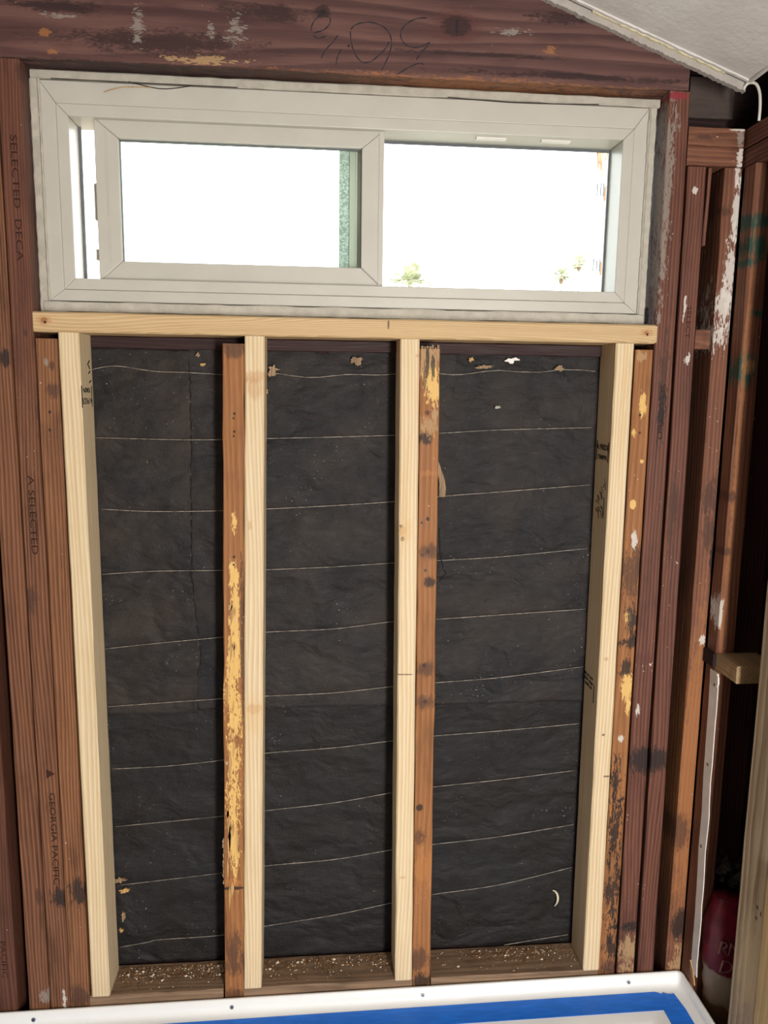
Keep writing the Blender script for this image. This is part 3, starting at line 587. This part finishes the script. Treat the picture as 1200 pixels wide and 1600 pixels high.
# scraps of debris caught on the paper
scr = [(.36, 1.345, .013, .014, m_weath), (.345, 1.30, .004, .005, m_tornw), (.53, 1.365, .014, .008, m_weath), (.77, 1.372, .006, .006, m_tornw), (.80, 1.357, .022, .004, m_weath),
       (.855, 1.372, .017, .006, m_strip), (.208, 1.372, .005, .006, m_weath), (.217, 1.353, .006, .004, m_tornw), (.83, 1.274, .006, .0035, m_plast), (.96, 1.356, .01, .006, m_weath),
       (.01, .215, .016, .007, m_weath), (.02, .188, .012, .006, m_tornw), (.015, .125, .006, .012, m_weath), (.008, .09, .005, .006, m_tornw), (.46, 1.383, .018, .006, m_dark)]
SCRAP = ['brown torn scrap at the top left of the middle paper bay', 'tiny yellow chip beside the second pale stud top', 'brown torn scrap at the top right of the middle bay',
  'yellow chip at the top left of the right paper bay', 'long thin brown scrap at the top left of the right bay', 'pale torn scrap at the top centre of the right bay',
  'small brown chip at the top right of the left bay', 'small yellow chip below the brown one in the left bay', 'small metal tab in the upper right paper bay',
  'dim brown scrap at the top right of the right bay', 'broad brown moss scrap low at the left edge of the left bay', 'yellow scrap just below the broad moss scrap, left bay',
  'tall brown scrap low at the left edge of the left bay', 'lowest yellow chip at the left edge of the left bay', 'dark scrap at the top centre of the middle bay']
for i, (x, z, a, b, mt) in enumerate(scr):
    pts = [(x+a*math.cos(k*.349)*q, z+b*math.sin(k*.349)*q) for k in range(18) for q in [rs.uniform(.35, 1.25)]]
    o = prism('torn_scrap', pts, lambda u, v, h: (u, h, v), .0795 if z > .6 else .0875, .084 if z > .6 else .091, mt)
    tag(o, SCRAP[i], 'scrap', 'scraps on the paper')
# curled pale peel low in the right bay
pc = [(1.015+.012*math.sin(a*.28), .0865-.004*math.sin(a*.5), .115+.028*math.cos(a*.32)) for a in range(0, 10)]
pc = [(1.004+.014*math.sin(t), .086, .122+.022*math.cos(t)) for t in [i*.22 for i in range(13)]]
V, F = tubevf(pc, [.0008+.0022*math.sin(math.pi*i/12) for i in range(13)], 6)
tag(mk('paper_peel', V, F, m_tape_y, smooth=True), 'small curled pale peel on the paper low in the right bay', 'scrap')
# black strand beside the splintered stud
V, F = tubevf(smooth_path([(.706, .05, 1.02), (.709, .046, .97), (.716, .044, .935), (.722, .04, .925), (.713, .04, .915), (.707, .042, .905)]), .0013, 5)
tag(mk('black_strand', V, F, m_ink), 'thin black frayed strand beside the splintered orange stud', 'strand')

# wires strung over the paper
m_wire = plain('line_wire', (.34, .29, .24), .5, .5, .6, 60, 0, .25)
ORD = ['topmost', 'second', 'third', 'fourth', 'fifth', 'sixth', 'seventh', 'eighth', 'ninth', 'tenth', 'eleventh']
for k, w in enumerate(WIRES):
    low = [.0865 if z < .60 else .0835 for _, z in w]
    pts = smooth_path([(x, yy-(.0035 if x < .2 and z > .6 else 0), z) for (x, z), yy in zip(w, low)], 5)
    if k == 0: pts = [Vector((p.x, p.y, p.z+.003*math.sin(p.x*40))) for p in pts]
    V, F = tubevf(pts, .00062, 5)
    tag(mk('line_wire', V, F, m_wire, smooth=True), ('%s thin wire from the top, stretched across the black paper' % ORD[k]) if k < 10 else 'lowest short wire at the foot of the right paper bay', 'wire', 'wires across the paper')

# crumbs lying on the bottom plates
def crumbs(name, x0, x1, n, label, seed, cx=None):
    r = random.Random(seed); V, F = [], []
    for i in range(n):
        x = r.uniform(x0+.004, x1-.004) if cx is None or r.random() < .35 else min(max(r.gauss(cx, .06), x0+.004), x1-.004)
        y = .082-abs(r.gauss(0, .026)); y = max(y, .010)
        s = r.uniform(.0008, .0022) if r.random() < .93 else r.uniform(.0025, .0045)
        b = len(V)
        for d in ((1, 0, 0), (-1, 0, 0), (0, 1, 0), (0, -1, 0), (0, 0, 1.), (0, 0, -.2)):
            V.append((x+d[0]*s*r.uniform(.7, 1.3), y+d[1]*s*r.uniform(.7, 1.3), .0004+s*.25+d[2]*s*.8))
        F += [(b+a, b+c, b+d) for a, c, d in ((0, 2, 4), (2, 1, 4), (1, 3, 4), (3, 0, 4), (2, 0, 5), (1, 2, 5), (3, 1, 5), (0, 3, 5))]
    nt = NT(name+'_mat'); g = nt.n('ShaderNodeNewGeometry').outputs['Random Per Island']
    col = nt.mix(nt.rng(g, .55, .62), (.13, .065, .03), (.30, .16, .07)); col = nt.mix(nt.rng(g, .80, .84), col, (.70, .60, .48))
    o = mk(name, V, F, nt.finish(col, .8, .2)); o['kind'] = 'stuff'
    return tag(o, label, 'debris')
crumbs('debris', .005, .243, 900, 'brown and white crumbs heaped on the plate of the left bay', 1)
crumbs('debris', .33, .620, 620, 'scattered crumbs on the plate of the middle bay', 2)
crumbs('debris', .708, 1.052, 560, 'pale crumbs on the plate of the right bay', 3, .92)

# ------------------------------------------------------------------ window
FY = .035
win = empty('window_1', (.52, FY, 1.445)); struct(win)
def ring(name, o, i, y0, y1, mat, parent, bev=.0015):
    """four mitred rails; o,i = (x0,x1,z0,z1) outer and inner rectangles; each rail its own mesh"""
    ox0, ox1, oz0, oz1 = o; ix0, ix1, iz0, iz1 = i
    g = .00012
    quads = [[(ox0, oz1), (ox1, oz1), (ix1, iz1), (ix0, iz1)], [(ox0, oz0), (ix0, iz0), (ix1, iz0), (ox1, oz0)],
             [(ox0, oz0), (ox0, oz1), (ix0, iz1), (ix0, iz0)], [(ox1, oz0), (ix1, iz0), (ix1, iz1), (ox1, oz1)]]
    out = []
    for q in quads:
        cx = sum(p[0] for p in q)/4; cz_ = sum(p[1] for p in q)/4
        q = [(x+(g if x < cx else -g), z+(g if z < cz_ else -g)) for x, z in q]
        out.append(prism(name, q, lambda u, v, h: (u, h, v), y0, y1, mat, parent))
        bv = out[-1].modifiers.new('bevel', 'BEVEL'); bv.width = bev; bv.segments = 2; bv.limit_method = 'ANGLE'
    return out
OUT = (-.063, 1.104, 1.468, 1.864); MID = (-.034, 1.075, 1.4895, 1.824); INN = (-.012, 1.053, 1.5105, 1.802)
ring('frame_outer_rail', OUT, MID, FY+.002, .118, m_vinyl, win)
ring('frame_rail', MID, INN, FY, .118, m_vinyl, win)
# old painted wood stops round the vinyl frame, ragged and cracked
m_stop = plain('old_cream_paint', (.43, .40, .34), .7, .3, .10, 45, .6)
def stop(lo, hi, axis, jit):
    V, F = boardvf(lo, hi, axis, n=44, jit=jit, ch=.002, seed=SEED[0]); SEED[0] += 1
    return mk('painted_stop', V, F, m_stop, win)
stop((-.0775, FY+.001, 1.8655), (1.1245, .095, 1.8815), 'X', .0007)
stop((-.071, FY-.005, 1.4465), (1.115, .095, 1.4665), 'X', .0009)
stop((-.0795, FY-.001, 1.447), (-.0645, .095, 1.864), 'Z', .0007)
stop((1.1055, FY, 1.4475), (1.1195, .095, 1.864), 'Z', .0007)
stop((-.0645, FY-.003, 1.4675), (-.0605, .09, 1.864), 'Z', .0006)
stop((1.102, FY-.003, 1.4675), (1.1065, .09, 1.864), 'Z', .0007)
m_crack = plain('dark_crack', (.05, .04, .035), .8, .2, .2, 60, 0)
for pts in ([(.70, 1.866), (.82, 1.862), (.93, 1.8635), (1.0, 1.866)], [(-.04, 1.866), (.12, 1.8655), (.3, 1.8655)], [(.1, 1.8665), (.16, 1.857), (.22, 1.8655)]):
    V, F = tubevf(smooth_path([(x, FY+.001, z) for x, z in pts], 8), .0009, 5); mk('paint_crack', V, F, m_crack, win)
V, F = tubevf(smooth_path([(.055, FY-.003, 1.845), (.09, FY-.006, 1.854), (.14, FY-.003, 1.857)], 6), .0007, 5); mk('paint_shred', V, F, m_tornw, win)
V, F = tubevf(smooth_path([(1.1225, FY-.002, 1.449), (1.1235, FY-.001, 1.460), (1.1220, FY-.002, 1.470), (1.1232, FY, 1.480)], 5), [.002+.0016*abs(math.sin(i*1.3)) for i in range(16)], 7)
mk('black_caulk', V, F, m_ink, win)
# sliding sash (left)
SO = (.029, .580, 1.5065, 1.8065); SI = (.074, .536, 1.5465, 1.7705)
sash = mk('sash', *boxvf((.0295, .0725, 1.5070), (.0735, .0745, 1.806)), m_vinyl, win)
ring('sash_rail', SO, SI, .050, .073, m_vinyl, sash, .002)
V, F = boxvf((.0500, .0485, 1.545), (.0535, .0505, 1.784)); mk('pull_rib', V, F, m_vinyl, sash)
V, F = boxvf((.570, .0485, 1.507), (.5795, .0505, 1.806)); mk('interlock', V, F, m_vinyl, sash)
def m_glass(nm, tint, refl):
    nt = NT(nm); t = nt.t
    tr = nt.n('ShaderNodeBsdfTransparent'); tr.inputs[0].default_value = (*tint, 1)
    gl = nt.n('ShaderNodeBsdfGlossy'); gl.inputs['Roughness'].default_value = .01; gl.inputs[0].default_value = (.9, .95, .92, 1)
    fr = nt.n('ShaderNodeFresnel'); fr.inputs[0].default_value = 1.45
    mx = nt.n('ShaderNodeMixShader'); t.links.new(fr.outputs[0], mx.inputs[0]); t.links.new(tr.outputs[0], mx.inputs[1]); t.links.new(gl.outputs[0], mx.inputs[2])
    t.links.new(mx.outputs[0], t.nodes['Material Output'].inputs[0]); t.nodes.remove(nt.b); return nt.m
g_sash = m_glass('greenish_glass', (.93, .978, .945), 1)
g_fix = m_glass('clear_glass', (.955, .975, .965), 1)
mk('pane', *boxvf((.0745, .058, 1.547), (.5355, .062, 1.770)), g_sash, sash)
ring('pane_gasket', (.0735, .5365, 1.546, 1.771), (.0755, .5345, 1.5475, 1.7685), .0575, .066, m_gasket, sash, .0002)
V, F = boxvf((.018, .074, 1.625), (.0335, .09, 1.695)); lt = mk('sash_latch', V, F, m_vinyl, sash)
bv = lt.modifiers.new('bevel', 'BEVEL'); bv.width = .004; bv.segments = 3
V, F = boxvf((.018, .074, 1.551), (.032, .086, 1.571)); mk('sash_clip', V, F, m_vinyl, sash)
# fixed light (right, outer track) with its meeting stile seen through the sash glass
fx = mk('fixed_pane', *boxvf((.5, .105, 1.512), (1.0525, .109, 1.8005)), g_fix, win)
mk('meeting_stile', *boxvf((.514, .082, 1.5115), (.558, .112, 1.801)), m_vinyl, fx)
V, F = boxvf((.5255, .0795, 1.5115), (.5285, .083, 1.801)); mk('stile_rib', V, F, m_vinyl, fx)
m_pile = plain('grey_weather_strip', (.45, .50, .49), .9, .2, .45, 260, .8)
mk('weather_strip', *boxvf((.4935, .088, 1.5115), (.5135, .104, 1.801)), m_pile, fx)
ring('glazing_gasket', (.556, 1.0525, 1.5110, 1.8015), (.558, 1.0497, 1.5125, 1.7965), .100, .1045, m_gasket, fx, .0002)
for x0, x1 in ((.762, .822), (.893, .952)):
    mk('head_clip', *boxvf((x0, .052, 1.7985), (x1, .064, 1.8025)), m_strip, win)
mk('track_fin', *boxvf((-.0115, .094, 1.511), (-.006, .099, 1.801)), m_gasket, win)

# ------------------------------------------------------------------ shower pan with blue tape
TILT = lambda x: -.0205+(x+.22)*.0083
m_pan = plain('white_acrylic', (.80, .80, .79), .22, .5, .02, 10, .02)
PX0, PX1, PYB, PYF = -.62, 1.2885, -.004, -.95
profp = [(.0, -.05), (.0, 0.), (.0035, .0008), (.0065, -.001), (.008, -.018), (.0105, -.0245), (.016, -.0285), (.024, -.030), (.030, -.0305), (.10, -.0315), (.125, -.040), (.16, -.080)]
V, F = [], []
def ringp(d, z):
    x0, x1, yb, yf = PX0+d, PX1-d, PYB-d, PYF+d
    rr = max(.001, .012-d*.3) if d < .03 else .012
    out = []
    for cx, cy, a0 in ((x1-rr, yb-rr, 0), (x0+rr, yb-rr, 90), (x0+rr, yf+rr, 180), (x1-rr, yf+rr, 270)):
        for k in range(5):
            a = math.radians(a0+k*22.5); out.append((cx+rr*math.cos(a), cy+rr*math.sin(a)))
    return [(x, y, z+TILT(x)) for x, y in out]
for d, z in profp: V += ringp(d, z)
nr = 20
for i in range(len(profp)-1):
    for k in range(nr): F.append((i*nr+k, i*nr+(k+1) % nr, (i+1)*nr+(k+1) % nr, (i+1)*nr+k))
F.append(tuple((len(profp)-1)*nr+k for k in range(nr)))
pan = mk('shower_pan', V, F, m_pan, smooth=True)
tag(pan, 'white shower pan rim screwed along the wall foot, edged with blue tape', 'shower pan')
WORLD[pan.name] = Vector(pan.location)
me = pan.data
for (x, dz) in ((-.155, -.0185), (.264, -.0190), (.685, -.0185), (1.16, -.0180)):
    y = PYB-.0095; z = TILT(x)-.0165
    V, F = tubevf([(x, y-.0012, z+.0012), (x, y+.004, z)], .0042, 10); s = mk('screw', V, F, m_steel, pan)
    V, F = tubevf([(x, y-.0017, z+.0013), (x, y-.0010, z+.0012)], .0017, 6); mk('screw_recess', V, F, m_nail, s)
def m_bluetape():
    nt = NT('blue_masking_tape'); p = nt.obj()
    a = nt.noise(nt.vmath('MULTIPLY', p, (1, 6, 1)), 22, 4, .6)
    col = nt.mix(nt.rng(a, .35, .7), (.010, .15, .66), (.015, .19, .80))
    nt.bump(a, .25, .003)
    return nt.finish(col, .42, .3)
m_blue = m_bluetape()
def tape(name, pts, z, label):
    o = prism(name, pts, lambda u, v, h: (u, v, h+TILT(u)), z, z+.0005, m_blue)
    return tag(o, label, 'tape')
zt = -.0302
bt = [(-.55, -.032), (.3, -.031), (.9, -.030), (1.215, -.030), (1.222, -.033), (1.228, -.037), (1.231, -.0355), (1.233, -.083), (.9, -.083), (.3, -.084), (-.55, -.085)]
tape('masking_tape', bt, zt, 'long blue masking tape strip along the back rim of the pan')
bt2 = [(1.2315, -.033), (1.240, -.0385), (1.250, -.040), (1.2565, -.039), (1.262, -.085), (1.262, -.5), (1.21, -.5), (1.2125, -.08), (1.230, -.078)]
tape('masking_tape', bt2, zt+.0008, 'short blue masking tape strip along the right rim of the pan')

# ------------------------------------------------------------------ bag and rubble in the right wall cavity
def m_bag():
    nt = NT('red_printed_sack'); p = nt.obj()
    s = nt.n('ShaderNodeSeparateXYZ'); nt.set(s.inputs[0], p)
    z = nt.math('MULTIPLY_ADD', s.outputs[0], .35, s.outputs[2])
    n_ = nt.noise(p, 40, 4, .6)
    col = nt.mix(nt.rng(n_, .3, .7), (.21, .010, .028), (.13, .008, .020))
    col = nt.mix(nt.rng(nt.math('MULTIPLY_ADD', n_, .02, z), .172, .164), col, (.38, .30, .22))
    col = nt.mix(nt.rng(nt.math('MULTIPLY_ADD', n_, .05, z), .112, .100), col, (.20, .10, .05))
    nt.bump(n_, .5, .004); return nt.finish(col, .45, .5)
V, F = [], []
nb_, ns_ = 22, 26
for j in range(nb_+1):
    t = j/nb_; z = -.118+.335*t
    wx, wy = (.046+.006*math.sin(t*3), .036) ; k = (1-max(0, t-.85)/.15*.35)*min(1, .75+t*1.2)
    for i in range(ns_):
        a = 2*math.pi*i/ns_; ca, sa = math.cos(a), math.sin(a)
        r = 1+.14*noise.noise(Vector((ca*1.5, sa*1.5, t*4)))+.12*noise.noise(Vector((ca*4, sa*4, t*14)))
        x = 1.362+.010*(1-t)+wx*k*r*abs(ca)**.8*(1 if ca > 0 else -1)-.012*t
        y = -.062+wy*k*r*abs(sa)**.8*(1 if sa > 0 else -1)
        V.append((x, y, z+.012*noise.noise(Vector((ca*2, sa*2, 5)))*(t > .95)))
for j in range(nb_):
    for i in range(ns_): F.append((j*ns_+i, j*ns_+(i+1) % ns_, (j+1)*ns_+(i+1) % ns_, (j+1)*ns_+i))
F.append(tuple(range(ns_))); F.append(tuple(nb_*ns_+i for i in range(ns_)))
bag = tag(mk('sack', V, F, m_bag(), smooth=True), 'crumpled red printed sack stuffed behind the weathered stud at right', 'sack')
WORLD[bag.name] = Vector(bag.location)
m_print = plain('faded_white_print', (.30, .15, .14), .6, .3, .3, 80, 0)
for s, x, z, sz in (('R', 1.328, .118, .046), ('N', 1.354, .112, .046), ('D', 1.338, .072, .046), ('S', 1.362, .182, .034)):
    text_mesh('sack_lettering', s, sz, m_print, bag, basis((x, -.1005, z), (.97, 0, -.2), (.2, 0, .97), (0, -1, 0)), extrude=.002, bold=-.0012)
r = random.Random(9)
V, F = [], []
for i in range(40):
    c = Vector((1.365+r.uniform(-.03, .05), -.06+r.uniform(-.03, .04), .247+r.uniform(0, .05))); s = r.uniform(.008, .016); b = len(V)
    for d in ((1, 0, 0), (-1, 0, 0), (0, 1, 0), (0, -1, 0), (0, 0, 1), (0, 0, -1)):
        V.append(tuple(c+Vector(d)*s*r.uniform(.6, 1.3)))
    F += [(b+a, b+e, b+d) for a, e, d in ((0, 2, 4), (2, 1, 4), (1, 3, 4), (3, 0, 4), (2, 0, 5), (1, 2, 5), (3, 1, 5), (0, 3, 5))]
o = mk('rubble', V, F, plain('dark_rubble', (.018, .013, .011), .9, .2, .6, 60, .5)); o['kind'] = 'stuff'
tag(o, 'dark rubble heaped on top of the red sack', 'rubble')

# ------------------------------------------------------------------ outside: ground, palms, pole
m_ground = plain('distant_ground', (.22, .19, .14), .9, .2, .3, .4, 0)
struct(mk('ground', *boxvf((-120, .6, -2.2), (200, 260, -2.0)), m_ground))
m_leaf = plain('palm_leaf', (.48, .50, .33), .6, .4, .35, .8, 0)
m_skirt = plain('palm_dead_leaf', (.36, .26, .16), .8, .2, .3, .8, 0)
m_trunk = plain('palm_trunk', (.45, .40, .35), .9, .2, .2, 2, 0)
def palm(x, y, zc, R, nf, label, seed, skirt=True):
    r = random.Random(seed)
    e = empty('palm_tree', (x, y, -2)); 
    V, F = tubevf([(x, y, -2), (x+.1, y, zc*.5), (x, y, zc)], [.32, .22, .2], 8); mk('trunk', V, F, m_trunk, e)
    V, F = [], []
    for i in range(nf):
        az = r.uniform(0, 6.283); el = r.uniform(-.75, 1.4); L = R*r.uniform(.32, .74)
        d = Vector((math.cos(az)*math.cos(el), math.sin(az)*math.cos(el), math.sin(el)))
        p0 = Vector((x, y, zc)); p1 = p0+d*L
        tubevf([p0, p1], .03, 4, V, F)
        s = d.cross(Vector((0, 0, 1))).normalized(); n_ = s.cross(d)
        fan = R*r.uniform(.22, .34)
        for k in range(13):       # pointed leaf blades of one fan
            a = math.radians(-105+210*k/12); q = (d*math.cos(a)+s*math.sin(a)); tip = p1+q*fan-Vector((0, 0, fan*.22*abs(math.sin(a))))
            w = (d*-math.sin(a)+s*math.cos(a))*fan*.085; md = p1+q*fan*.5
            b = len(V); V += [tuple(p1), tuple(md+w+n_*.02), tuple(tip), tuple(md-w+n_*.02), tuple(md-n_*.05)]
            F += [(b, b+1, b+4), (b+1, b+2, b+4), (b+2, b+3, b+4), (b+3, b, b+4), (b, b+3, b+2, b+1)]
    mk('crown', V, F, m_leaf, e)
    if skirt:
        V, F = [], []
        for i in range(60):
            az = r.uniform(0, 6.283); t = r.random(); rr = R*.3*(1-t*.6)
            p = Vector((x+math.cos(az)*rr*.6, y+math.sin(az)*rr*.6, zc-R*.1-t*R*.55))
            tubevf([p, p+Vector((math.cos(az)*rr*.5, math.sin(az)*rr*.5, -R*.25))], [.12, .01], 4, V, F)
        mk('dead_leaf_skirt', V, F, m_skirt, e)
    return tag(e, label, 'palm tree', 'palm trees outside')
palm(11.28, 90, 13.4, 2.9, 75, 'broad green palm crown low in the window beside the middle stile', 1, False)
palm(44.55, 140, 22.2, 1.85, 60, 'lower of two slim palms at the window lower right', 2)
palm(47.72, 140, 24.5, 1.85, 60, 'taller of two slim palms at the window lower right', 3)
# utility pole half hidden by the window frame
pole = tag(empty('utility_pole', (5.62, 12, -2)), 'utility pole with brown brackets at the right edge of the window view', 'pole')
m_pole = plain('pole_paint', (.75, .74, .72), .7, .3, .05, 4, 0)
m_brk = plain('brown_bracket', (.30, .14, .06), .7, .3, .2, 10, 0)
V, F = tubevf([(5.64, 12, -2), (5.56, 12, 6.2)], .10, 10); mk('pole', V, F, m_pole, pole)
for z in (4.68, 3.45):
    mk('bracket', *boxvf((5.37, 11.9, z-.11), (5.47, 12.1, z+.11)), m_brk, pole)
    for x in (5.20, 5.26, 5.31):
        mk('insulator_rod', *boxvf((x, 11.95, z-.07), (x+.018, 11.97, z+.14)), m_gasket, pole)
V, F = tubevf(smooth_path([(5.37, 11.9, 4.5), (5.30, 11.9, 4.1), (5.23, 11.9, 3.55)]), .018, 6); mk('cable', V, F, plain('grey_cable', (.3, .3, .32), .6, .3, .1, 9, 0), pole)
rr_ = random.Random(4); V, F = [], []
for i in range(40):
    x = 4.96+rr_.random()*.3; p = Vector((x, 11.2+rr_.random()*.3, 5.18)); tubevf([p, p+Vector((rr_.uniform(.0, .05), 0, -.2-rr_.random()*.4*min(1, .3+(x-4.96)/.2)))], [.022, .006], 4, V, F)
dp = tag(empty('palm_tree', (5.95, 11.4, -2)), 'near palm with hanging reddish dry fronds at the window top right', 'palm tree', 'palm trees outside')
mk('dead_leaf_skirt', V, F, plain('dry_frond', (.52, .33, .22), .8, .2, .3, 8, 0), dp)
V, F = tubevf([(5.95, 11.4, -2), (5.85, 11.4, 5.6)], .14, 8); mk('trunk', V, F, m_trunk, dp)
V, F = tubevf([(5.85, 11.4, 5.5), (5.4, 11.35, 5.35), (4.95, 11.35, 5.16)], .03, 6); mk('leaf_stalk', V, F, m_trunk, dp)
V, F = [], []
for i in range(60):
    p = Vector((5.05+rr_.random()*.4, 11.6+rr_.random()*.3, 2.75)); tubevf([Vector((p.x, p.y, -2)), p], .012, 4, V, F); tubevf([p, p+Vector((rr_.uniform(-.08, .08), rr_.uniform(-.05, .05), .15+rr_.random()*.5*min(1, (p.x-4.98)/.3)))], [.045, .01], 4, V, F)
tag(mk('shrub', V, F, m_leaf), 'yellowish green shrub top at the lower right corner of the window', 'shrub')
